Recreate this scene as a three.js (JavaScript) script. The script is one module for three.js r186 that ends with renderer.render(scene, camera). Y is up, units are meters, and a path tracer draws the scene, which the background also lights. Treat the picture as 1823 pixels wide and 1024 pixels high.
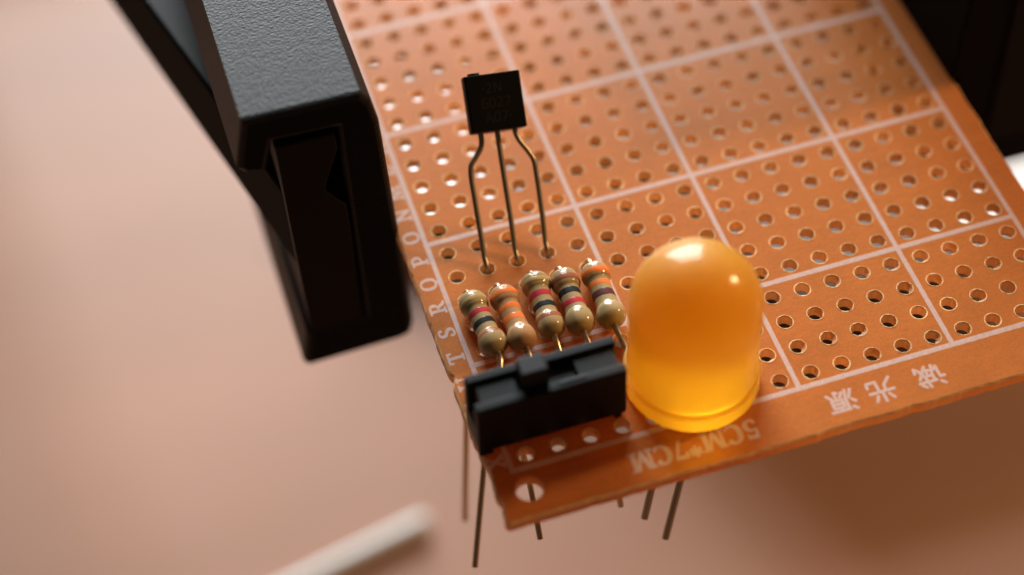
import * as THREE from 'three';
import { mergeGeometries } from 'three/addons/utils/BufferGeometryUtils.js';
import { RoundedBoxGeometry } from 'three/addons/geometries/RoundedBoxGeometry.js';
import { RectAreaLightUniformsLib } from 'three/addons/lights/RectAreaLightUniformsLib.js';

// ---------------------------------------------------------------- frame of reference
// The board lies level. "Board" coordinates are millimetres: x along its short side, y along its long side, z up.
const MM = 0.001;
const W = (x, y, z) => new THREE.Vector3(x * MM, z * MM, -y * MM);
const TABLE_Z = -85;

// ---------------------------------------------------------------- camera, room light, window light, lamp place, exposure
const scene = new THREE.Scene();
const camera = new THREE.PerspectiveCamera(16.86, 1024 / 575, 0.01, 20);
{
  const right = new THREE.Vector3(0.9518314, -0.03225406, 0.30492075);
  const fwd = new THREE.Vector3(0.1647318, -0.78495365, -0.59725304);
  const up = new THREE.Vector3(0.25861249, 0.61871435, -0.74183026);
  camera.matrixAutoUpdate = true;
  camera.position.copy(W(-18.1156, -70.8129, 120.8343));
  camera.quaternion.setFromRotationMatrix(new THREE.Matrix4().makeBasis(right, up, fwd.clone().negate()));
  camera.focus = 0.151;
  camera.userData.fStop = 10.2;
}
scene.background = new THREE.Color().setRGB(0.06, 0.048, 0.039);
const renderer = new THREE.WebGLRenderer({ antialias: true });
renderer.toneMapping = THREE.LinearToneMapping;
renderer.toneMappingExposure = 1;
renderer.shadowMap.enabled = true;
RectAreaLightUniformsLib.init();

const WINDOW = { at: new THREE.Vector3(0.26, 0.75, -1.49), aim: new THREE.Vector3(0.02, 0.75, 0), w: 0.92, h: 1.18, power: 21.5 };
const windowLight = new THREE.RectAreaLight(new THREE.Color().setRGB(0.93, 0.98, 1.0), WINDOW.power, WINDOW.w, WINDOW.h);
windowLight.name = 'window_light';
windowLight.position.copy(WINDOW.at);
windowLight.lookAt(WINDOW.aim);
scene.add(windowLight);
const LAMP_AT = W(470, 36, 245), LAMP_CANDELA = 0.58;

// ---------------------------------------------------------------- helpers
let seed = 7;
const rnd = () => { seed = (seed + 0x6d2b79f5) | 0; let t = Math.imul(seed ^ (seed >>> 15), 1 | seed); t = (t + Math.imul(t ^ (t >>> 7), 61 | t)) ^ t; return ((t ^ (t >>> 14)) >>> 0) / 4294967296; };
const rr = (a, b) => a + (b - a) * rnd();
const hash = (x, y) => { let h = Math.imul(x, 374761393) ^ Math.imul(y, 668265263); h = Math.imul(h ^ (h >>> 13), 1274126177); return ((h ^ (h >>> 16)) >>> 0) / 4294967296; };
function vnoise(x, y, p = 1 << 20) {   // value noise, period p
  const ix = Math.floor(x), iy = Math.floor(y), fx = x - ix, fy = y - iy, s = fx * fx * (3 - 2 * fx), t = fy * fy * (3 - 2 * fy);
  const m = (a) => ((a % p) + p) % p, h = (a, b) => hash(m(a), m(b));
  return (h(ix, iy) * (1 - s) + h(ix + 1, iy) * s) * (1 - t) + (h(ix, iy + 1) * (1 - s) + h(ix + 1, iy + 1) * s) * t;
}
const TO_WORLD = new THREE.Matrix4().makeBasis(new THREE.Vector3(MM, 0, 0), new THREE.Vector3(0, 0, -MM), new THREE.Vector3(0, MM, 0));
const used = {};
const numbered = (name) => { const n = (used[name] = (used[name] ?? -1) + 1); return n ? name + '_' + String(n).padStart(3, '0') : name; };
function tag(o, label, category, group) { o.userData.label = label; o.userData.category = category; if (group) o.userData.group = group; return o; }
function thing(name, label, category, base, group) {
  const o = new THREE.Group();
  o.name = numbered(name); o.position.copy(W(...base)); o.userData.base = base;
  tag(o, label, category, group); scene.add(o);
  return o;
}
const rootOf = (o) => { while (o.parent && o.parent !== scene) o = o.parent; return o; };
function part(name, geoms, material, parent) {   // geometries in board millimetres
  let g = Array.isArray(geoms) ? (geoms.length > 1 ? mergeGeometries(geoms.map((q) => strip(q))) : geoms[0]) : geoms;
  const [bx, by, bz] = rootOf(parent).userData.base;
  g = g.clone().translate(-bx, -by, -bz).applyMatrix4(TO_WORLD);
  const m = new THREE.Mesh(g, material);
  m.name = name; m.castShadow = m.receiveShadow = true; parent.add(m);
  return m;
}
function strip(g) { let q = g.index ? g.toNonIndexed() : g.clone(); for (const k of Object.keys(q.attributes)) if (!['position', 'normal', 'uv'].includes(k)) q.deleteAttribute(k); return q; }
const box = (x0, x1, y0, y1, z0, z1, r = 0.12) => new RoundedBoxGeometry(x1 - x0, y1 - y0, z1 - z0, 2, Math.min(r, (x1 - x0) / 2.01, (y1 - y0) / 2.01, (z1 - z0) / 2.01)).translate((x0 + x1) / 2, (y0 + y1) / 2, (z0 + z1) / 2);
const tube = (pts, r, seg = 40, rad = 10) => new THREE.TubeGeometry(new THREE.CatmullRomCurve3(pts.map((p) => new THREE.Vector3(...p)), false, 'centripetal'), seg, r, rad, false);
const ball = (p, r) => new THREE.SphereGeometry(r, 12, 8).translate(...p);
function profileAlongY(points, y0, y1, bevel = 0.25, holes = []) {   // outline in (x, z), run from y0 (front) to y1 (back)
  const s = new THREE.Shape(points.map((p) => new THREE.Vector2(...p)));
  for (const h of holes) s.holes.push(new THREE.Path(h.map((p) => new THREE.Vector2(...p))));
  return new THREE.ExtrudeGeometry(s, { depth: y1 - y0 - 2 * bevel, bevelEnabled: bevel > 0, bevelSize: bevel, bevelOffset: -bevel, bevelThickness: bevel, bevelSegments: 3, curveSegments: 8 }).rotateX(Math.PI / 2).translate(0, y1 - bevel, 0);
}
function noiseTexture(n, f, repeat) {   // tiling grey noise
  const d = new Uint8Array(n * n * 4);
  for (let y = 0; y < n; y++) for (let x = 0; x < n; x++) { const v = Math.max(0, Math.min(255, f(x / n, y / n) * 255)); d.set([v, v, v, 255], (y * n + x) * 4); }
  const t = new THREE.DataTexture(d, n, n); t.wrapS = t.wrapT = THREE.RepeatWrapping; t.magFilter = THREE.LinearFilter; t.repeat.set(repeat, repeat); t.needsUpdate = true;
  return t;
}
const fbm = (u, v, f, oct = 4) => { let s = 0, a = 0.5; for (let i = 0; i < oct; i++, f *= 2, a *= 0.5) s += a * vnoise(u * f, v * f, f); return s; };
const lin = (r, g, b) => new THREE.Color().setRGB(r, g, b);

// ---------------------------------------------------------------- materials
const leather = noiseTexture(512, (u, v) => { const a = fbm(u, v, 26, 3), b = vnoise(u * 60, v * 60, 60); return Math.pow(a, 1.2) * 0.8 + b * 0.25; }, 1 / 4.5);
const fine = noiseTexture(256, (u, v) => 0.5 + (fbm(u, v, 32, 3) - 0.44) * 0.9, 1 / 6);
const M = {
  plastic: new THREE.MeshPhysicalMaterial({ color: lin(0.0055, 0.005, 0.005), roughness: 0.46, specularIntensity: 0.32, bumpMap: leather, bumpScale: 0.00005 }),
  plasticDull: new THREE.MeshPhysicalMaterial({ color: lin(0.005, 0.0045, 0.0045), roughness: 0.7, specularIntensity: 0.12, bumpMap: leather, bumpScale: 0.00003 }),
  plasticBlack: new THREE.MeshPhysicalMaterial({ color: lin(0.005, 0.0045, 0.0043), roughness: 0.6, specularIntensity: 0.05, bumpMap: fine, bumpScale: 0.00001 }),
  plasticSmooth: new THREE.MeshPhysicalMaterial({ color: lin(0.005, 0.0045, 0.0043), roughness: 0.45, specularIntensity: 0.2, bumpMap: fine, bumpScale: 0.00001 }),
  slider: new THREE.MeshPhysicalMaterial({ color: lin(0.010, 0.0068, 0.0055), roughness: 0.5, specularIntensity: 0.1, bumpMap: fine, bumpScale: 0.00003 }),
  switchBody: new THREE.MeshPhysicalMaterial({ color: lin(0.007, 0.0075, 0.0075), roughness: 0.5, specularIntensity: 0.27, bumpMap: fine, bumpScale: 0.00001 }),
  switchKnob: new THREE.MeshPhysicalMaterial({ color: lin(0.011, 0.0115, 0.0115), roughness: 0.55, specularIntensity: 0.42, bumpMap: fine, bumpScale: 0.00001 }),
  epoxy: new THREE.MeshPhysicalMaterial({ color: lin(0.005, 0.0045, 0.004), roughness: 0.6, specularIntensity: 0.2, bumpMap: fine, bumpScale: 0.00001 }),
  tinned: new THREE.MeshPhysicalMaterial({ color: lin(0.36, 0.28, 0.19), metalness: 1, roughness: 0.38, bumpMap: fine, bumpScale: 0.000012 }),
  wire: new THREE.MeshPhysicalMaterial({ color: lin(0.56, 0.40, 0.24), metalness: 1, roughness: 0.3 }),
  resin: new THREE.MeshPhysicalMaterial({ color: lin(0.33, 0.225, 0.09), roughness: 0.7, specularIntensity: 0.5, clearcoat: 0.8, clearcoatRoughness: 0.1, bumpMap: fine, bumpScale: 0.00002 }),
  resinPink: new THREE.MeshPhysicalMaterial({ color: lin(0.40, 0.21, 0.082), roughness: 0.7, specularIntensity: 0.5, clearcoat: 0.8, clearcoatRoughness: 0.1, bumpMap: fine, bumpScale: 0.00002 }),
  rim: new THREE.MeshPhysicalMaterial({ color: 0xffffff, vertexColors: true, roughness: 0.95, transmission: 0.6, specularIntensity: 0.4, thickness: 0 }),
  lip: new THREE.MeshPhysicalMaterial({ color: 0xffffff, vertexColors: true, roughness: 0.7 }),
  edge: new THREE.MeshPhysicalMaterial({ color: lin(0.97, 0.58, 0.17), roughness: 1, transmission: 0.72, thickness: 0, bumpMap: fine, bumpScale: 0.00006 }),
  chip: new THREE.MeshPhysicalMaterial({ color: lin(0.85, 0.5, 0.22), roughness: 0.45, clearcoat: 0.6, clearcoatRoughness: 0.3, bumpMap: fine, bumpScale: 0.00006 }),
  underside: new THREE.MeshPhysicalMaterial({ color: lin(0.9, 0.36, 0.06), roughness: 1, transmission: 0.5, thickness: 0 }),
  led: new THREE.MeshPhysicalMaterial({ color: lin(1, 0.64, 0.06), specularColor: lin(1, 0.45, 0.08), roughness: 0.6, transmission: 0.8, thickness: 0.01, ior: 1.5, attenuationColor: lin(0.95, 0.5, 0.04), attenuationDistance: 0.026, clearcoat: 0.42, clearcoatRoughness: 0.15 }),
  white: new THREE.MeshPhysicalMaterial({ color: lin(0.60, 0.62, 0.62), roughness: 0.35 }),
  tray: new THREE.MeshPhysicalMaterial({ color: lin(0.12, 0.088, 0.075), roughness: 0.42, specularIntensity: 1 }),
  paper: new THREE.MeshPhysicalMaterial({ color: lin(0.86, 0.87, 0.88), roughness: 0.8, clearcoat: 1, clearcoatRoughness: 0.2 }),
};
const band = (r, g, b) => new THREE.MeshPhysicalMaterial({ color: lin(r, g, b), roughness: 0.7, specularIntensity: 0.4, clearcoat: 0.4, clearcoatRoughness: 0.1, bumpMap: fine, bumpScale: 0.00002 });
const BAND = { red: band(0.42, 0.018, 0.03), black: band(0.008, 0.009, 0.011), brown: band(0.28, 0.085, 0.035), darkbrown: band(0.085, 0.018, 0.016), orange: band(0.72, 0.17, 0.025), gold: band(0.42, 0.28, 0.10) };

// ---------------------------------------------------------------- setting: table and background
{
  const n = 512, c = document.createElement('canvas'); c.width = c.height = n;
  const x = c.getContext('2d'), im = x.createImageData(n, n);
  for (let j = 0; j < n; j++) for (let i = 0; i < n; i++) {
    const u = i / n, v = j / n, g = 0.9 + 0.12 * vnoise(u * 6 + fbm(u, v, 4, 3), v * 90, 1 << 20) + 0.10 * (fbm(u, v, 8, 4) - 0.45);
    im.data.set([160 * g, 118 * g, 94 * g, 255], (j * n + i) * 4);
  }
  x.putImageData(im, 0, 0);
  const t = new THREE.CanvasTexture(c); t.colorSpace = THREE.SRGBColorSpace; t.wrapS = t.wrapT = THREE.MirroredRepeatWrapping;
  const g = new THREE.BoxGeometry(1.5, 0.03, 1.2);
  const table = new THREE.Mesh(g, new THREE.MeshPhysicalMaterial({ map: t, roughness: 0.52 }));
  table.name = 'table_surface'; table.userData.kind = 'structure';
  table.position.set(0.02, TABLE_Z * MM - 0.015, -0.15); table.receiveShadow = table.castShadow = true; scene.add(table);
}

// ---------------------------------------------------------------- perfboard
const P = 2.54, X0 = 3.41, Y0 = 5.79, NX = 18, NY = 24, T = 0.98;
const hx = (i) => X0 + i * P, hy = (j) => Y0 + j * P;
const SEG = 28, RT = 0.695, RB = 0.6;
const ang = [...Array(SEG)].map((_, k) => ((k + 0.5) / SEG) * 2 * Math.PI);
function boardTexture() {
  const S = 2048 / 70, w = Math.round(50 * S), h = 2048, c = document.createElement('canvas'); c.width = w; c.height = h;
  const q = c.getContext('2d'), px = (x) => x * S, py = (y) => (70 - y) * S;
  const ink = document.createElement('canvas'); ink.width = w; ink.height = h;
  const k = ink.getContext('2d'); k.strokeStyle = k.fillStyle = '#fff'; k.lineCap = 'round'; k.lineJoin = 'round';
  const line = (x0, y0, x1, y1, wd) => {          // a screen-printed line: width wavers a little
    const n = Math.ceil(Math.hypot(x1 - x0, y1 - y0) / 0.35);
    for (let i = 0; i < n; i++) {
      k.lineWidth = (wd + rr(-0.03, 0.03)) * S; k.beginPath();
      k.moveTo(px(x0 + ((x1 - x0) * i) / n), py(y0 + ((y1 - y0) * i) / n)); k.lineTo(px(x0 + ((x1 - x0) * (i + 1)) / n), py(y0 + ((y1 - y0) * (i + 1)) / n)); k.stroke();
    }
  };
  const vx = [X0 - 0.5 * P, hx(4.5), hx(8.5), hx(13.5), hx(17.5)].map((v) => v - 0.13);
  const vy = [Y0 - 0.5 * P, hy(3.5), hy(8.5), hy(13.5), hy(18.5), hy(23.5)].map((v) => v + 0.14);
  for (const x of vx) line(x, vy[0], x, vy[5], 0.39);
  for (const y of vy) line(vx[0], y, vx[4], y, 0.45);
  k.beginPath(); k.ellipse(px(20.6), py(4.75), 0.55 * S, 0.3 * S, 0.3, 0, 7); k.fill();
  k.textAlign = 'center'; k.textBaseline = 'middle';
  const rows = 'XWVUTSRQPONMLKJIHGFEDCBA';
  for (let j = 0; j < NY; j++) for (const [x, r] of [[1.08, -Math.PI / 2], [49.0, -Math.PI / 2]]) {
    k.save(); k.translate(px(x), py(hy(j))); k.rotate(r); k.font = Math.round(1.75 * S) + 'px serif'; k.scale(1.08, 1);
    if (x < 40) { k.fillText(rows[j], 0, 0); k.lineWidth = 2.6; k.strokeText(rows[j], 0, 0); }
    k.restore();
  }
  k.save(); k.translate(px(15.45), py(2.42)); k.rotate(Math.PI); k.font = 'bold ' + Math.round(2.35 * S) + 'px serif';
  const wid = k.measureText('5CM*7CM').width; k.scale((10.2 * S) / wid, 1); k.fillText('5CM*7CM', 0, 0); k.lineWidth = 2; k.strokeText('5CM*7CM', 0, 0); k.restore();
  const glyphs = [
    [27.4, [[[1, 1], [2, 2]], [[0.6, 4], [1.6, 5]], [[0.8, 9], [2.3, 6]], [[3.2, 1.5], [9.5, 1.5]], [[3.6, 1.5], [3.5, 6], [2.6, 9.3]], [[6.3, 1.5], [5.8, 2.8]], [[4.8, 2.9], [8.3, 2.9], [8.3, 5.9], [4.8, 5.9], [4.8, 2.9]], [[4.8, 4.4], [8.3, 4.4]], [[6.5, 5.9], [6.5, 9.2], [5.6, 8.9]], [[5, 7], [4, 8.6]], [[8, 6.9], [9.2, 8.5]]]],
    [30.65, [[[5, 0.4], [5, 4.5]], [[2, 1.1], [3.1, 3]], [[8, 1], [7, 3]], [[0.8, 4.5], [9.2, 4.5]], [[3.8, 4.5], [3.4, 7], [1, 9.4]], [[6, 4.5], [6, 8.8], [9, 8.8], [9.3, 7]]]],
    [34.7, [[[1.4, 1], [2.4, 2]], [[0.6, 4], [2.1, 4], [2.1, 8.4], [3.2, 7.3]], [[3.8, 3], [9.6, 3]], [[4.3, 3], [4.3, 6], [3.4, 9.2]], [[4.4, 5.2], [6, 5.2], [5.8, 7.8], [5, 7.5]], [[6.5, 0.8], [7, 5], [8.2, 8], [9.5, 9.2], [9.7, 7.4]], [[8, 1], [9, 2]], [[9, 4.5], [7, 7.5], [5.8, 9.2]]]],
  ];
  for (const [cx, strokes] of glyphs) {
    k.save(); k.translate(px(cx), py(2.5)); k.rotate(Math.PI); k.lineWidth = 0.26 * S;
    for (const s of strokes) { k.beginPath(); s.forEach(([a, b], i) => k[i ? 'lineTo' : 'moveTo']((a - 5) * 0.232 * S, (b - 5) * 0.222 * S)); k.stroke(); }
    k.restore();
  }
  const dust = document.createElement('canvas'); dust.width = w; dust.height = h; const dq = dust.getContext('2d');   // specks, fibres and faint scratches
  for (let i = 0; i < 900; i++) { dq.fillStyle = `rgba(255,${220 + (rnd() * 30 | 0)},200,${0.15 + 0.45 * rnd()})`; dq.beginPath(); dq.ellipse(rnd() * w, rnd() * h, rr(0.4, 1.3), rr(0.4, 1.1), rnd() * 3, 0, 7); dq.fill(); }
  for (let i = 0; i < 60; i++) { const a = rnd() * w, b = rnd() * h, t = rnd() * 6.3, l = rr(6, 34); dq.strokeStyle = `rgba(255,225,200,${0.1 + 0.25 * rnd()})`; dq.lineWidth = rr(0.6, 1.2); dq.beginPath(); dq.moveTo(a, b); dq.quadraticCurveTo(a + Math.cos(t) * l * 0.5 + rr(-4, 4), b + Math.sin(t) * l * 0.5 + rr(-4, 4), a + Math.cos(t) * l, b + Math.sin(t) * l); dq.stroke(); }
  const dusted = dq.getImageData(0, 0, w, h).data;
  const inked = k.getImageData(0, 0, w, h).data, out = q.createImageData(w, h), bump = new Uint8Array(w * h * 4);
  for (let y = 0; y < h; y++) for (let x = 0; x < w; x++) {
    const i = y * w + x, u = x / S, v = y / S;
    const blot = fbm(u / 50, v / 50, 16, 4), fib = vnoise(u * 1.4 + blot * 3, v * 5.5), grain = hash(x, y), speck = vnoise(u * 9, v * 9);
    let g = 0.92 + 0.08 * blot + 0.04 * fib + 0.05 * (grain - 0.5) + 0.07 * (speck - 0.5);
    const dark = vnoise(u * 3.1 + 40, v * 3.1) > 0.95 ? 0.95 : 1;
    const cov = (inked[i * 4 + 3] / 255) * Math.min(1, 0.86 + 0.3 * vnoise(u * 6, v * 6)), ig = 0.96 + 0.06 * (speck - 0.5);
    const mix = (a, b) => a * (1 - cov) + b * cov;
    const ds = dusted[i * 4 + 3] / 255, over = (a, b) => a * (1 - ds) + b * ds;
    out.data.set([over(mix(213 * g * dark, 236 * ig), 236), over(mix(134 * g * dark, 217 * ig), 210), over(mix(67 * g * dark, 211 * ig), 188), 255], i * 4);
    const b = 90 + cov * 110 + (speck - 0.5) * 9 + fib * 5 + (grain - 0.5) * 5; bump.set([b, b, b, 255], i * 4);
  }
  q.putImageData(out, 0, 0);
  const map = new THREE.CanvasTexture(c); map.colorSpace = THREE.SRGBColorSpace;
  const bt = new THREE.DataTexture(bump, w, h); bt.flipY = true; bt.magFilter = THREE.LinearFilter; bt.needsUpdate = true;
  return [map, bt];
}
const [boardMap, boardBump] = boardTexture();
M.board = new THREE.MeshPhysicalMaterial({ map: boardMap, roughness: 0.9, specularIntensity: 0.12, bumpMap: boardBump, bumpScale: 0.00002, transmission: 0.42, thickness: 0, clearcoat: 0.75, clearcoatRoughness: 0.2 });

const board = thing('perfboard', 'orange perforated prototyping board with white printed grid and row letters, gripped between black jaws', 'circuit board', [0, 0, -T]);
const outline = [];   // sheared edges: slightly ragged, chipped on the left near the front corner
{
  const rag = (t, k) => (vnoise(t * 0.9, k) - 0.5) * 0.12 + (vnoise(t * 3.3, k + 9) - 0.5) * 0.07;
  for (let x = 0.35; x <= 49.65; x += 0.35) outline.push([x, 0.38 + rag(x, 3)]);
  for (let y = 0.35; y <= 69.65; y += 0.35) outline.push([49.95 + rag(y, 17), y]);
  for (let x = 49.65; x >= 0.35; x -= 0.35) outline.push([x, 69.9 + rag(x, 31)]);
  for (let y = 69.65; y >= 0.35; y -= 0.35) {
    const bite = 0.34 * Math.exp(-(((y - 2.2) / 0.55) ** 2)) + 0.26 * Math.exp(-(((y - 14.2) / 0.4) ** 2)) + 0.2 * Math.exp(-(((y - 5.4) / 0.7) ** 2)) + (y < 8 ? 0.25 * vnoise(y * 1.7, 55) : 0);
    outline.push([0.08 + rag(y, 47) + bite, y]);
  }
}
{
  const gx0 = X0 - P / 2, gx1 = hx(NX - 1) + P / 2, gy0 = Y0 - P / 2, gy1 = hy(NY - 1) + P / 2;
  const mounts = [[2.72, 2.82], [47.3, 2.75], [2.7, 67.3], [47.3, 67.3]], MR = 1.08;
  const sheet = (inset, r, z, up) => {
    const s = new THREE.Shape(outline.map(([x, y]) => new THREE.Vector2(x + Math.sign(25 - x) * (Math.abs(x - 25) > 24.3 ? inset : 0), y + Math.sign(35 - y) * (Math.abs(y - 35) > 34.2 ? inset : 0))));
    s.holes.push(new THREE.Path([[gx0, gy0], [gx0, gy1], [gx1, gy1], [gx1, gy0]].map((p) => new THREE.Vector2(...p))));
    for (const [x, y] of mounts) s.holes.push(new THREE.Path(ang.map((a) => new THREE.Vector2(x + MR * Math.cos(a), y + MR * Math.sin(a)))));
    const frame = new THREE.ShapeGeometry(s).toNonIndexed(), pos = [...frame.attributes.position.array];
    for (let i = 0; i < NX; i++) for (let j = 0; j < NY; j++) for (let k = 0; k < SEG; k++) {
      const a = ang[k], b = ang[(k + 1) % SEG], sq = (t) => { const m = P / 2 / Math.max(Math.abs(Math.cos(t)), Math.abs(Math.sin(t))); return [hx(i) + m * Math.cos(t), hy(j) + m * Math.sin(t), 0]; };
      const ci = (t) => [hx(i) + r * Math.cos(t), hy(j) + r * Math.sin(t), 0];
      pos.push(...ci(a), ...sq(a), ...sq(b), ...ci(a), ...sq(b), ...ci(b));
    }
    if (!up) for (let i = 0; i < pos.length; i += 9) for (let c = 0; c < 3; c++) [pos[i + 3 + c], pos[i + 6 + c]] = [pos[i + 6 + c], pos[i + 3 + c]];
    const n = pos.length / 3, nor = new Float32Array(n * 3), uv = new Float32Array(n * 2);
    for (let i = 0; i < n; i++) { pos[i * 3 + 2] = z; nor[i * 3 + 2] = up ? 1 : -1; uv[i * 2] = pos[i * 3] / 50; uv[i * 2 + 1] = pos[i * 3 + 1] / 70; }
    const g = new THREE.BufferGeometry();
    g.setAttribute('position', new THREE.Float32BufferAttribute(pos, 3)); g.setAttribute('normal', new THREE.BufferAttribute(nor, 3)); g.setAttribute('uv', new THREE.BufferAttribute(uv, 2));
    return g;
  };
  part('printed_face', sheet(0.13, RT, 0, true), M.board, board);
  part('underside', sheet(0, RB, -T, false), M.underside, board);
  const strips = (levels) => {      // rings round the outline: [inset, z] from one to the next
    const pos = [], uv = [], n = outline.length;
    const at = (i, [ins, z]) => { const [x, y] = outline[i % n]; return [x + Math.sign(25 - x) * (Math.abs(x - 25) > 24.3 ? ins : 0), y + Math.sign(35 - y) * (Math.abs(y - 35) > 34.2 ? ins : 0), z + (ins < 0.1 && z > -T + 0.05 ? (vnoise(i * 0.7, 5) - 0.5) * 0.1 : 0)]; };
    for (let l = 0; l + 1 < levels.length; l++) for (let i = 0; i < n; i++) {
      const a = at(i, levels[l]), b = at(i + 1, levels[l]), c = at(i, levels[l + 1]), d = at(i + 1, levels[l + 1]);
      pos.push(...a, ...c, ...d, ...a, ...d, ...b); for (const v of [a, c, d, a, d, b]) uv.push(i * 0.35, v[2]);
    }
    const g = new THREE.BufferGeometry(); g.setAttribute('position', new THREE.Float32BufferAttribute(pos, 3)); g.setAttribute('uv', new THREE.Float32BufferAttribute(uv, 2)); g.computeVertexNormals();
    return g;
  };
  part('bevelled_edge', strips([[0.13, 0], [0, -0.14]]), M.chip, board);
  part('sheared_side', strips([[0, -0.14], [-0.02, -0.6], [0, -T]]), M.edge, board);
  for (const [x, y] of mounts) {
    const g = new THREE.LatheGeometry([[MR - 0.02, -T], [MR - 0.05, -0.3], [MR - 0.03, -0.08], [MR, 0]].map((p) => new THREE.Vector2(...p)), SEG, ang[0]).rotateX(Math.PI / 2).translate(x, y, 0);
    part('mounting_hole', g, M.edge, board);
  }
  // drilled holes: pale frayed lips, some with a torn flap left standing in the bore
  const pale = [0.78, 0.43, 0.165], wall = [1, 0.74, 0.40];
  const bore = (v) => {
    const burr = v % 3 === 0 ? rr(0.04, 0.08) : v % 3 === 1 ? rr(0.14, 0.32) : rr(0.0, 0.06), th = rr(-1.6, 0.6), wd = rr(0.45, 1.1), tone = rr(0.72, 1.06), ph = rr(0, 99), lift = rr(0, 0.03), tw = rnd() < 0.3 ? 1 : 0;
    const rings = [[RT, 0, 0], [RT - 0.035, 0.022 + lift * 0.5, 0], [RT - 0.075, 0.012 + lift * 0.4, 0], [RB + 0.006, -0.06, 0], [RB, -0.2, 1], [RB, -0.5, 0.75], [RB, -0.75, 0], [RB, -T, 0]];
    const pos = [], col = [], idx = [];
    rings.forEach(([r, z, k], l) => {
      for (let s = 0; s < SEG; s++) {
        const a = ang[s]; let d = Math.atan2(Math.sin(a - th), Math.cos(a - th)) / wd;
        const n1 = vnoise(Math.cos(a) * 3 + ph, Math.sin(a) * 3 + ph) - 0.5, n2 = vnoise(Math.cos(a) * 9 + ph, Math.sin(a) * 9 + l * 3.7) - 0.5;
        const flap = Math.exp(-d * d) * burr * (1 + 0.9 * n2) * k, R = l === 0 ? r : r + (l < 4 ? n1 * 0.045 * (l > 0) + n2 * 0.05 : n2 * 0.03) - flap;
        pos.push(R * Math.cos(a), R * Math.sin(a), l === 0 ? 0 : l === 7 ? -T : z + (l === 1 || l === 2 ? (n1 + n2) * 0.03 : n2 * (l < 4 ? 0.03 : 0.09)));
        const p = l < 4 ? 0.72 + n2 * 0.7 + n1 * 0.5 : k && flap > 0.02 ? 0.9 : 0.08 + 0.3 * Math.max(0, n2), q = Math.max(0, Math.min(1, p)), g = (1 + 0.25 * n1) * tone;
        col.push(...pale.map((c, i) => (c * q + wall[i] * (1 - q)) * g));
      }
    });
    for (let l = 0; l < rings.length - 1; l++) for (let s = 0; s < SEG; s++) { const a = l * SEG + s, b = l * SEG + ((s + 1) % SEG), c = a + SEG, d = b + SEG; idx.push(a, b, d, a, d, c); }
    const g = new THREE.BufferGeometry(); g.setAttribute('position', new THREE.Float32BufferAttribute(pos, 3)); g.setAttribute('color', new THREE.Float32BufferAttribute(col, 3)); g.setIndex(idx); g.computeVertexNormals();
    g.addGroup(0, SEG * 6 * 3, 0); g.addGroup(SEG * 6 * 3, idx.length - SEG * 6 * 3, 1);   // lip, bore
    return g;
  };
  const kinds = [...Array(36)].map((_, v) => bore(v)), world = kinds.map((g) => g.clone().applyMatrix4(TO_WORLD));
  camera.updateMatrixWorld(true); camera.updateProjectionMatrix();
  const spots = [];
  for (let i = 0; i < NX; i++) for (let j = 0; j < NY; j++) {
    const q = W(hx(i), hy(j), 0), n = q.clone().project(camera), seen = Math.abs(n.x) < 1.02 && Math.abs(n.y) < 1.03;
    spots.push([i, j, q.distanceTo(camera.position) + (seen ? 0 : 1), (i * 7 + j * 13 + ((hash(i, j) * 36) | 0)) % 36]);
  }
  spots.sort((a, b) => a[2] - b[2]);
  const rest = [];
  spots.forEach(([i, j, , v], n) => {
    if (n < 300) { const m = new THREE.Mesh(world[v], [M.lip, M.rim]); m.name = 'drilled_hole'; m.position.set(hx(i) * MM, T * MM, -hy(j) * MM); m.castShadow = m.receiveShadow = true; board.add(m); }
    else rest.push(kinds[v].clone().translate(hx(i), hy(j), 0));
  });
  const g = mergeGeometries(rest.map((q) => { q.clearGroups(); return q; })), m = new THREE.Mesh(g.translate(0, 0, T).applyMatrix4(TO_WORLD), M.rim);
  m.name = 'drilled_holes_beyond'; m.userData.kind = 'stuff'; board.add(m);
}

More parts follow.
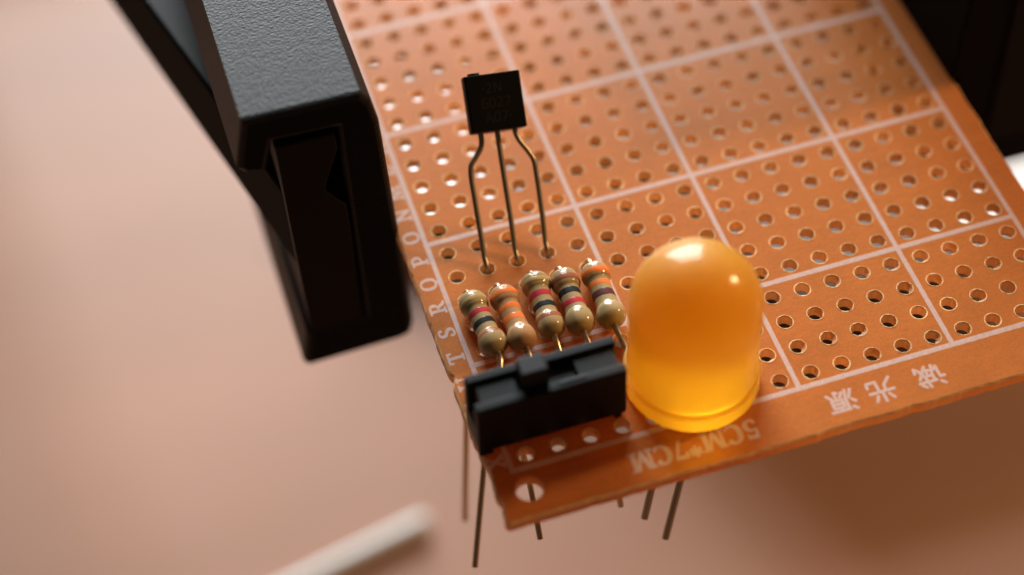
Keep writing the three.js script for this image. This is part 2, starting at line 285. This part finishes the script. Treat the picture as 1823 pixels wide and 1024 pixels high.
// ---------------------------------------------------------------- transistor, leaning back
{
  const o = thing('transistor', 'black three legged transistor marked 2N 6027 A07, leaning back on long bent leads', 'transistor', [hx(2), hy(7), 0]);
  const lean = (50 * Math.PI) / 180, roll = (6.3 * Math.PI) / 180, yb = hy(7);
  const at = (x, s, off = 0) => [x, yb + s * Math.sin(lean) - off * Math.cos(lean), s * Math.cos(lean) + off * Math.sin(lean)];
  const down = (x) => [[x, yb, 0.2], [x, yb - 0.1, -1.4]];
  const legs = [
    [[8.21, 10.75], [8.17, 10.1], [7.95, 9.5], [7.35, 8.85], [6.85, 8.35], [6.62, 7.6], [6.45, 6], [6.12, 2.5], [5.97, 0.9]],
    [[9.6, 10.75], [9.52, 10], [9.2, 7], [8.85, 3.6], [8.55, 0.9]],
    [[11.0, 10.4], [11.0, 9.9], [11.12, 9.35], [11.6, 8.3], [11.86, 7.5], [11.8, 6.5], [11.42, 3.2], [11.1, 0.9]],
  ];
  const ends = [[5.4, yb - 0.5, -9], [8.4, yb - 0.4, -8], [11.2, yb - 0.5, -8]];
  legs.forEach((l, i) => part('lead', [tube([...l.map(([x, s]) => at(x, s)), ...down(hx(i + 1)), ends[i]], 0.225, 90, 10)], M.tinned, o));
  legs.forEach((l) => { const [x, s] = l[0]; });
  const sh = new THREE.Shape(); const hw = 2.26, back = 3.5;      // D-shaped section: flat face at v = 0
  sh.moveTo(-hw + 0.12, 0); sh.lineTo(hw - 0.12, 0); sh.lineTo(hw, 0.12); sh.lineTo(hw, 1.25);
  for (let k = 1; k <= 14; k++) { const a = (k / 15) * Math.PI; sh.lineTo(hw * Math.cos(a), 1.25 + (back - 1.25) * Math.sin(a)); }
  sh.lineTo(-hw, 1.25); sh.lineTo(-hw, 0.12);
  const H = 4.52, w0 = new THREE.Vector3(0, Math.sin(lean), Math.cos(lean)), u0 = new THREE.Vector3(1, 0, 0);
  const w = w0.clone().multiplyScalar(Math.cos(roll)).addScaledVector(u0, Math.sin(roll)), u = u0.clone().multiplyScalar(Math.cos(roll)).addScaledVector(w0, -Math.sin(roll));
  const v = new THREE.Vector3().crossVectors(w, u), c0 = new THREE.Vector3(...at(9.585, 10.48, 1.25));
  const basis = new THREE.Matrix4().makeBasis(u, v, w).setPosition(c0);
  const body = part('body', new THREE.ExtrudeGeometry(sh, { depth: H - 0.12, bevelEnabled: true, bevelSize: 0.06, bevelOffset: -0.06, bevelThickness: 0.06, bevelSegments: 2 }).translate(0, 0, 0.06).applyMatrix4(basis), M.epoxy, o);
  const c = document.createElement('canvas'); c.width = c.height = 512; const q = c.getContext('2d');
  q.fillStyle = '#100e0d'; q.fillRect(0, 0, 512, 512);
  for (let i = 0; i < 9000; i++) { const g = 10 + rnd() * 12; q.fillStyle = `rgb(${g + 3},${g + 1},${g})`; q.fillRect(rnd() * 512, rnd() * 512, 2, 2); }
  q.fillStyle = '#282120'; q.textAlign = 'center'; q.font = '138px sans-serif'; q.fillText('·2N', 240, 168); q.fillText('6027', 262, 312); q.fillText('A07·', 268, 452);
  const t = new THREE.CanvasTexture(c); t.colorSpace = THREE.SRGBColorSpace;
  const fg = new THREE.BoxGeometry(2 * hw - 0.36, 0.02, H - 0.3); fg.translate(0, 0.0, H / 2);
  const pa = fg.attributes.position, uv = fg.attributes.uv; for (let i = 0; i < pa.count; i++) uv.setXY(i, pa.getX(i) / (2 * hw - 0.36) + 0.5, (pa.getZ(i) - 0.15) / (H - 0.3));
  part('marked_face', fg.applyMatrix4(basis), new THREE.MeshPhysicalMaterial({ map: t, roughness: 0.6, specularIntensity: 0.2, bumpMap: fine, bumpScale: 0.00001 }), body);
  part('mould_dimple', new THREE.CylinderGeometry(0.5, 0.5, 0.3, 20).rotateX(Math.PI / 2).translate(-1.35, 0.75, H + 0.05).applyMatrix4(basis), M.epoxy, body);
}

// ---------------------------------------------------------------- resistors
function resistor(label, i, top, bot, bands, mat, tails, open) {
  const o = thing('resistor', label, 'resistor', [hx(i), hy(4), 0], 'axial resistors lying in a row behind the switch');
  const A = new THREE.Vector3(...top), B = new THREE.Vector3(...bot), d = B.clone().sub(A).normalize(), mid = A.clone().add(B).multiplyScalar(0.5), L = 6.15, h = L / 2;
  const e1 = 0.94 + 0.07 * hash(i, 3), e2 = 0.94 + 0.07 * hash(i, 8), k1 = 0.16 * (hash(i, 5) - 0.5), k2 = 0.16 * (hash(i, 6) - 0.5);
  const prof = [[0.001, -h], [0.32, -h + 0.01], [0.62, -h + 0.1], [0.9, -h + 0.28], [1.08, -h + 0.55], [1.16, -h + 0.9], [1.15, -h + 1.3], [1.05, -h + 1.62], [0.94, -h + 1.82], [0.9, -h + 2.1], [0.885, 0], [0.9, h - 2.1], [0.94, h - 1.82], [1.05, h - 1.62], [1.15, h - 1.3], [1.16, h - 0.9], [1.08, h - 0.55], [0.9, h - 0.28], [0.62, h - 0.1], [0.32, h - 0.01], [0.001, h]].map(([r, y]) => [r * (Math.abs(y) > 1.7 ? (y < 0 ? e1 : e2) : 1), y + (Math.abs(y) > 1.2 && Math.abs(y) < 2.3 ? (y < 0 ? k1 : k2) : 0)]);
  const curve = new THREE.SplineCurve(prof.map((p) => new THREE.Vector2(...p))), pts = curve.getPoints(84);
  const turn = new THREE.Matrix4().makeRotationFromQuaternion(new THREE.Quaternion().setFromUnitVectors(new THREE.Vector3(0, 1, 0), d)).setPosition(mid);
  const lump = (g, k) => { const p = g.attributes.position; for (let n = 0; n < p.count; n++) { const x = p.getX(n), y = p.getY(n), z = p.getZ(n), f = 1 + (vnoise(x * 1.3 + k * 7, y * 1.1 + z * 1.3 + k) - 0.5) * 0.06; p.setXYZ(n, x * f, y, z * f); } g.computeVertexNormals(); return g; };
  const body = part('body', lump(new THREE.LatheGeometry(pts, 40), i).applyMatrix4(turn), mat, o);
  const rad = (y) => { for (let n = 1; n < pts.length; n++) if (pts[n].y >= y) { const a = pts[n - 1], b = pts[n], t = (y - a.y) / Math.max(1e-6, b.y - a.y); return a.x + (b.x - a.x) * t; } return 0; };
  for (const [colour, c, wd] of bands) {
    const q = []; for (let n = 0; n <= 6; n++) { const y = c + wd * 1.15 * (n / 6 - 0.5); q.push(new THREE.Vector2(rad(y) + (n === 0 || n === 6 ? 0.004 : 0.016), y)); }
    const g = new THREE.LatheGeometry(q, 48), p = g.attributes.position;
    for (let n = 0; n < p.count; n++) { const a = Math.atan2(p.getX(n), p.getZ(n)); p.setY(n, p.getY(n) + 0.035 * Math.sin(a + i) + (vnoise(Math.cos(a) * 2 + c, Math.sin(a) * 2 + i) - 0.5) * 0.07); }
    part('colour_band', lump(g, i).applyMatrix4(turn), BAND[colour], body);
  }
  const a0 = A.clone().addScaledVector(d, (A.distanceTo(B) - L) / 2), b0 = B.clone().addScaledVector(d, -(A.distanceTo(B) - L) / 2);
  const x1 = hx(i), yt = hy(6), yb = hy(2);
  const e = (p, s) => [p.x + d.x * s, p.y + d.y * s, p.z + d.z * s];
  part('lead', [tube([e(a0, 0.4), e(a0, -0.25), [x1, yt + 0.05, 0.75], [x1, yt + 0.1, 0.1], [x1, yt, -1.4], tails[0]], 0.25, 60)], M.wire, o);
  part('lead', [tube([e(b0, -0.4), e(b0, 0.5), [x1 * 0.5 + b0.x * 0.5, b0.y - 1.5, 0.95], [x1, yb + 0.5, 0.5], [x1, yb, -0.4], [x1, yb, -1.5], ...(Array.isArray(tails[1][0]) ? tails[1] : [tails[1]])], 0.25, 60)], M.wire, o);
  return o;
}
const GR = 'resistor';
resistor('tan resistor with red, black and brown bands, nearest the row letters', 0, [3.55, 20.75, 1.3], [4.02, 14.3, 1.2],
  [['gold', -1.95, 0.34], ['red', -0.72, 0.42], ['black', 0.28, 0.46], ['brown', 1.42, 0.42]], M.resin, [[0.3, 15, -22], [[4.07, 8.84, -5], [4.23, 7.88, -8], [3.98, 4.82, -11]]]);
resistor('pinkish tan resistor with three orange bands, second from the row letters', 1, [6.02, 20.5, 1.3], [6.22, 14.0, 1.25],
  [['orange', -2.08, 0.46], ['orange', -0.72, 0.42], ['orange', 0.35, 0.5]], M.resinPink, [[-1, 6.9, -16], [6.6, 8.5, -9]]);
resistor('tan resistor with red, black and brown bands, in the middle of the row of five', 2, [8.86, 20.95, 1.3], [8.62, 14.4, 1.25],
  [['gold', -1.95, 0.34], ['red', -0.68, 0.48], ['black', 0.4, 0.46], ['brown', 1.62, 0.42]], M.resin, [[8.2, 19, -9], [9.0, 8.6, -9]]);
resistor('tan resistor with brown, black and red bands, second from the amber LED', 3, [11.12, 20.65, 1.3], [10.88, 13.9, 1.25],
  [['brown', -1.85, 0.44], ['black', -0.6, 0.5], ['red', 0.5, 0.46]], M.resin, [[10.8, 19, -9], [11.2, 6.2, -12]]);
resistor('tan resistor with two orange bands and a dark brown band, beside the amber LED', 4, [13.6, 20.4, 1.3], [13.36, 13.8, 1.25],
  [['orange', -1.85, 0.5], ['orange', -0.75, 0.42], ['darkbrown', 0.28, 0.56]], M.resin, [[13.4, 19, -9], [13.2, 9.4, -7]]);

// ---------------------------------------------------------------- slide switch
{
  const o = thing('slide_switch', 'black plastic slide switch with square knob at the front of the board', 'switch', [5.8, 8.35, 0]);
  const x0 = 0.08, x1 = 11.68, yf = 6.62, yk = 10.0;
  const body = part('housing', [
    box(x0, x1, yf, yf + 0.82, 0.42, 5.75, 0.16), box(x0, x1, yk - 0.8, yk, 0.42, 5.85, 0.16),
    box(x0 + 0.5, x1 - 0.5, yf + 0.7, yk - 0.7, 0.45, 3.7, 0.05),
    box(x0 + 0.02, x0 + 0.62, yf + 0.7, yk - 0.7, 0.45, 2.6, 0.05), box(x1 - 0.62, x1 - 0.02, yf + 0.7, yk - 0.7, 0.45, 2.6, 0.05),
  ], M.switchBody, o);
  const s = new THREE.Shape([[x0 + 0.62, yf + 0.7], [x1 - 0.35, yf + 0.7], [x1 - 0.35, yk - 0.7], [x0 + 0.62, yk - 0.7]].map((p) => new THREE.Vector2(...p)));
  s.holes.push(new THREE.Path([[3.65, yf + 0.86], [3.65, yk - 0.82], [8.2, yk - 0.82], [8.2, yf + 0.86]].map((p) => new THREE.Vector2(...p))));
  part('top_plate', new THREE.ExtrudeGeometry(s, { depth: 1.74, bevelEnabled: true, bevelSize: 0.05, bevelOffset: -0.05, bevelThickness: 0.05, bevelSegments: 2 }).translate(0, 0, 3.72), M.switchBody, o);
  part('knob', [box(3.85, 5.92, 7.42, 9.12, 4.9, 7.55, 0.18), box(3.7, 8.15, 7.6, 9.0, 3.72, 5.05, 0.08)], M.switchKnob, o);
  const cap = new THREE.CapsuleGeometry(0.13, 1.9, 4, 12).rotateZ(Math.PI / 2).scale(1, 1, 0.55).translate(7.6, 7.15, 5.76);
  part('raised_mark', cap, M.switchKnob, o);
  for (const [a, b, c, d] of [[x0 + 0.02, x0 + 1.1, yf + 0.02, yf + 0.6], [x1 - 0.95, x1 - 0.4, yf + 0.02, yf + 0.6], [x0 + 0.02, x0 + 1.1, yk - 0.6, yk - 0.02], [x1 - 0.95, x1 - 0.4, yk - 0.6, yk - 0.02]]) part('foot', box(a, b, c, d, 0, 0.9, 0.05), M.switchBody, o);
  for (const i of [1, 2, 3]) part('pin', box(hx(i) - 0.25, hx(i) + 0.25, hy(1) - 0.15, hy(1) + 0.15, -4.2, 1.0, 0.05), M.tinned, o);
}

// ---------------------------------------------------------------- LED
{
  const cx = 17.5, cy = 8.35, o = thing('amber_led', 'large frosted amber LED with a rounded dome beside the slide switch', 'LED', [cx, cy, 0]);
  const R = 4.93, F = 5.24, zc = 8.95, pr = [[0.001, 0.12], [F - 0.25, 0.12], [F - 0.05, 0.2], [F, 0.4], [F, 1.5], [F - 0.03, 1.6], [F - 0.1, 1.66], [R - 0.05, 1.68], [R - 0.36, 1.7], [R - 0.4, 1.79], [R - 0.36, 1.88], [R - 0.03, 1.9], [R, 1.95]];
  for (let k = 1; k <= 6; k++) pr.push([R, 1.95 + ((zc - 1.95) * k) / 6]);
  for (let k = 1; k <= 30; k++) { const a = (k / 30) * Math.PI / 2; pr.push([Math.max(0.001, R * Math.cos(a)), zc + R * Math.sin(a)]); }
  const g = new THREE.LatheGeometry(pr.map((p) => new THREE.Vector2(...p)), 96), p = g.attributes.position;
  for (let i = 0; i < p.count; i++) if (p.getX(i) > R + 0.05) p.setX(i, R + 0.05);   // flat on the cathode side
  g.computeVertexNormals();
  part('lens', g.rotateX(Math.PI / 2).translate(cx, cy, 0), M.led, o);
  part('lead', tube([[hx(5), hy(1), 0.2], [hx(5), hy(1), -1.6], [12.75, 4.9, -12.6]], 0.3, 30), M.tinned, o);
  part('lead', tube([[hx(6), hy(1), 0.2], [hx(6), hy(1), -1.6], [14.1, 3.6, -14.4]], 0.3, 30), M.tinned, o);
}

// ---------------------------------------------------------------- the board holder: two black jaws on rails
{
  const o = thing('holder_jaw', 'black clamp jaw with grained top and hooked lip, gripping the left board edge', 'clamp', [-5, 45, -13.3]);
  const prof = [[-10.4, 17], [-1.3, 16.75], [-0.55, 15.6], [-0.15, 13.3], [0.1, 6.5], [0.4, -2.1], [0.65, -12.2], [0.3, -13.6], [-0.6, -14], [-8.9, -14.3], [-9.3, -13.8], [-8.6, -9.6], [-3.5, -9.3], [-3.5, 13.8], [-8.4, 14.05], [-9.3, 10.9], [-10.9, 11.35], [-11.45, 12.1]];
  part('jaw_frame', profileAlongY(prof, 29.5, 78, 0.5), [M.plasticDull, M.plastic], o);
  const blk = [[-8.35, 13.5], [-3.75, 13.4], [-3.65, 11.8], [-4.9, 8.4], [-5.1, 7.4], [-4.3, 6.1], [-3.65, 5.2], [-3.6, 2.6], [-3.75, -9.1], [-8.2, -9.4]];
  part('sliding_block', profileAlongY(blk, 29.35, 44, 0.12), M.slider, o);
  const rail = new THREE.Shape([[-8.15, 30.2], [-3.8, 31.5], [-3.8, 40], [-43.6, 202], [-50.3, 202]].map((q) => new THREE.Vector2(...q)));
  part('rail', new THREE.ExtrudeGeometry(rail, { depth: 8.2, bevelEnabled: true, bevelSize: 0.35, bevelOffset: -0.35, bevelThickness: 0.4, bevelSegments: 3 }).translate(0, 0, -1.6), [M.plasticSmooth, M.plasticBlack], o);
  part('post', box(-53, -41, 196, 208, TABLE_Z + 6, 7.2, 0.6), M.plasticSmooth, o);
  part('foot', box(-85, -10, 180, 230, TABLE_Z, TABLE_Z + 6.5, 1), M.plasticSmooth, o);
}
{
  const o = thing('holder_jaw', 'dark black clamp jaw in shadow, holding the right edge of the board', 'clamp', [58, 45, -13.3]);
  const prof = [[49.6, -1.3], [49.6, -12.9], [50.2, -13.4], [66, -13.4], [66.5, -12.9], [66.5, 16.2], [66, 16.7], [51.4, 16.7], [50.6, 15.6], [50.2, 13.3], [49.9, 6], [49.7, 0.0], [50.4, 0.0], [50.4, -1.3]];
  part('jaw_frame', profileAlongY(prof, 30.2, 78, 0.3), [M.plasticDull, M.plasticBlack], o);
  part('sliding_block', profileAlongY([[54.3, 13], [59, 13.2], [59, 6], [57.7, 5], [57.7, 3.5], [59, 2], [59, -9], [54.3, -9]], 29.9, 44, 0.15), M.slider, o);
  part('rail', box(54, 62, 60, 204, -1.6, 6.6, 0.4), M.plasticSmooth, o);
  part('post', box(53, 65, 200, 212, TABLE_Z + 6, 7.2, 0.6), M.plasticSmooth, o);
  part('foot', box(20, 100, 185, 235, TABLE_Z, TABLE_Z + 6.5, 1), M.plasticSmooth, o);
}

{
  const o = thing('tray', 'dark flat tray on short feet under the board, seen through its holes', 'tray', [70, 90, TABLE_Z]);
  const s = new THREE.Shape([[52, 56], [104, 56], [104, 165], [37, 165], [34, 92], [44, 78]].map((q) => new THREE.Vector2(...q)));
  part('plate', new THREE.ExtrudeGeometry(s, { depth: 4, bevelEnabled: true, bevelSize: 0.4, bevelOffset: -0.4, bevelThickness: 0.5, bevelSegments: 3 }).translate(0, 0, -66.5), M.tray, o);
  for (const [x, y] of [[70, 90], [96, 90], [60, 150], [96, 150]]) part('foot', new THREE.CylinderGeometry(4, 4.5, 18, 24).rotateX(Math.PI / 2).translate(x, y, TABLE_Z + 9), M.plasticSmooth, o);
}

// ---------------------------------------------------------------- on the table, far out of focus
{
  const o = thing('white_stick', 'blurred white rounded stick lying on the pinkish table', 'stick', [-10, 52.5, TABLE_Z]);
  const a = new THREE.Vector3(3.0, 53.45, TABLE_Z + 1.2), b = new THREE.Vector3(-51.5, 42.3, TABLE_Z + 1.2), d = b.clone().sub(a), L = d.length();
  const g = new THREE.CapsuleGeometry(1.2, L, 8, 24).applyQuaternion(new THREE.Quaternion().setFromUnitVectors(new THREE.Vector3(0, 1, 0), d.clone().normalize())).translate(...a.clone().add(b).multiplyScalar(0.5).toArray());
  part('shaft', g, M.white, o);
}
function slip(label, cx, cy, w, d, turn, z = TABLE_Z, tilt = 0.1) {
  const o = thing('white_card', label, 'card', [cx, cy, z]);
  const g = new THREE.BoxGeometry(w, d, 0.25, 8, 8, 1), p = g.attributes.position;
  for (let i = 0; i < p.count; i++) p.setZ(i, p.getZ(i) + 0.15 + d * tilt * (1 - p.getY(i) / d * 2) + 0.5 * (p.getX(i) / w) ** 2);
  g.computeVertexNormals();
  part('sheet', g.rotateZ(turn).translate(cx, cy, z), M.paper, o);
}
slip('glossy white card on the table, seen through the holes left of the transistor', 21, 113, 25, 34, -0.28);
slip('glossy white card on the dark tray, below the right edge of the board', 87, 61.4, 31, 9.5, 0, -62, 0.02);

// ---------------------------------------------------------------- light sources outside the frame
{
  const o = new THREE.Group(); o.name = 'window'; tag(o, 'tall bright window behind the table, outside the frame', 'window');
  o.position.copy(WINDOW.at); o.quaternion.copy(windowLight.quaternion); scene.add(o);
  const frameM = new THREE.MeshStandardMaterial({ color: lin(0.7, 0.7, 0.68), roughness: 0.5 });
  const paneM = new THREE.MeshStandardMaterial({ color: lin(0.1, 0.1, 0.1), emissive: lin(0.93, 0.98, 1), emissiveIntensity: 1.5, roughness: 0.4 });
  const pane = new THREE.Mesh(new THREE.BoxGeometry(WINDOW.w, WINDOW.h, 0.01), paneM); pane.name = 'pane'; pane.position.z = 0.03; o.add(pane);
  for (const [w, h, x, y] of [[WINDOW.w + 0.14, 0.07, 0, WINDOW.h / 2 + 0.035], [WINDOW.w + 0.14, 0.07, 0, -WINDOW.h / 2 - 0.035], [0.07, WINDOW.h, WINDOW.w / 2 + 0.035, 0], [0.07, WINDOW.h, -WINDOW.w / 2 - 0.035, 0]]) {
    const m = new THREE.Mesh(new RoundedBoxGeometry(w, h, 0.06, 2, 0.008), frameM); m.name = 'frame_bar'; m.position.set(x, y, 0.02); m.castShadow = m.receiveShadow = true; o.add(m);
  }
}
{
  const o = new THREE.Group(); o.name = 'desk_lamp'; tag(o, 'small warm desk lamp at the right, outside the frame', 'lamp');
  o.position.set(LAMP_AT.x + 0.12, TABLE_Z * MM, LAMP_AT.z); scene.add(o);
  const dark = new THREE.MeshStandardMaterial({ color: lin(0.05, 0.05, 0.05), roughness: 0.5 });
  const top = LAMP_AT.y - TABLE_Z * MM;
  const add = (name, g, m) => { const q = new THREE.Mesh(g, m); q.name = name; q.castShadow = q.receiveShadow = true; o.add(q); return q; };
  add('base', new THREE.CylinderGeometry(0.07, 0.075, 0.02, 32).translate(0, 0.01, 0), dark);
  add('stem', new THREE.CylinderGeometry(0.008, 0.008, top + 0.03, 12).translate(0, (top + 0.03) / 2, 0), dark);
  add('socket', new THREE.CylinderGeometry(0.018, 0.018, 0.09, 20).rotateZ(Math.PI / 2).translate(-0.045, top, 0), dark);
  const bulb = add('bulb', new THREE.SphereGeometry(0.03, 24, 16).translate(-0.12, top, 0), new THREE.MeshStandardMaterial({ color: lin(0.9, 0.8, 0.6), emissive: lin(1, 0.62, 0.3), emissiveIntensity: 6, roughness: 0.4 }));
  bulb.castShadow = false;
  const l = new THREE.PointLight(new THREE.Color().setRGB(1, 0.62, 0.31), LAMP_CANDELA, 0, 2);
  l.name = 'bulb_light'; l.position.copy(LAMP_AT); l.castShadow = true; l.shadow.radius = 1.3; scene.add(l);
}

renderer.render(scene, camera);
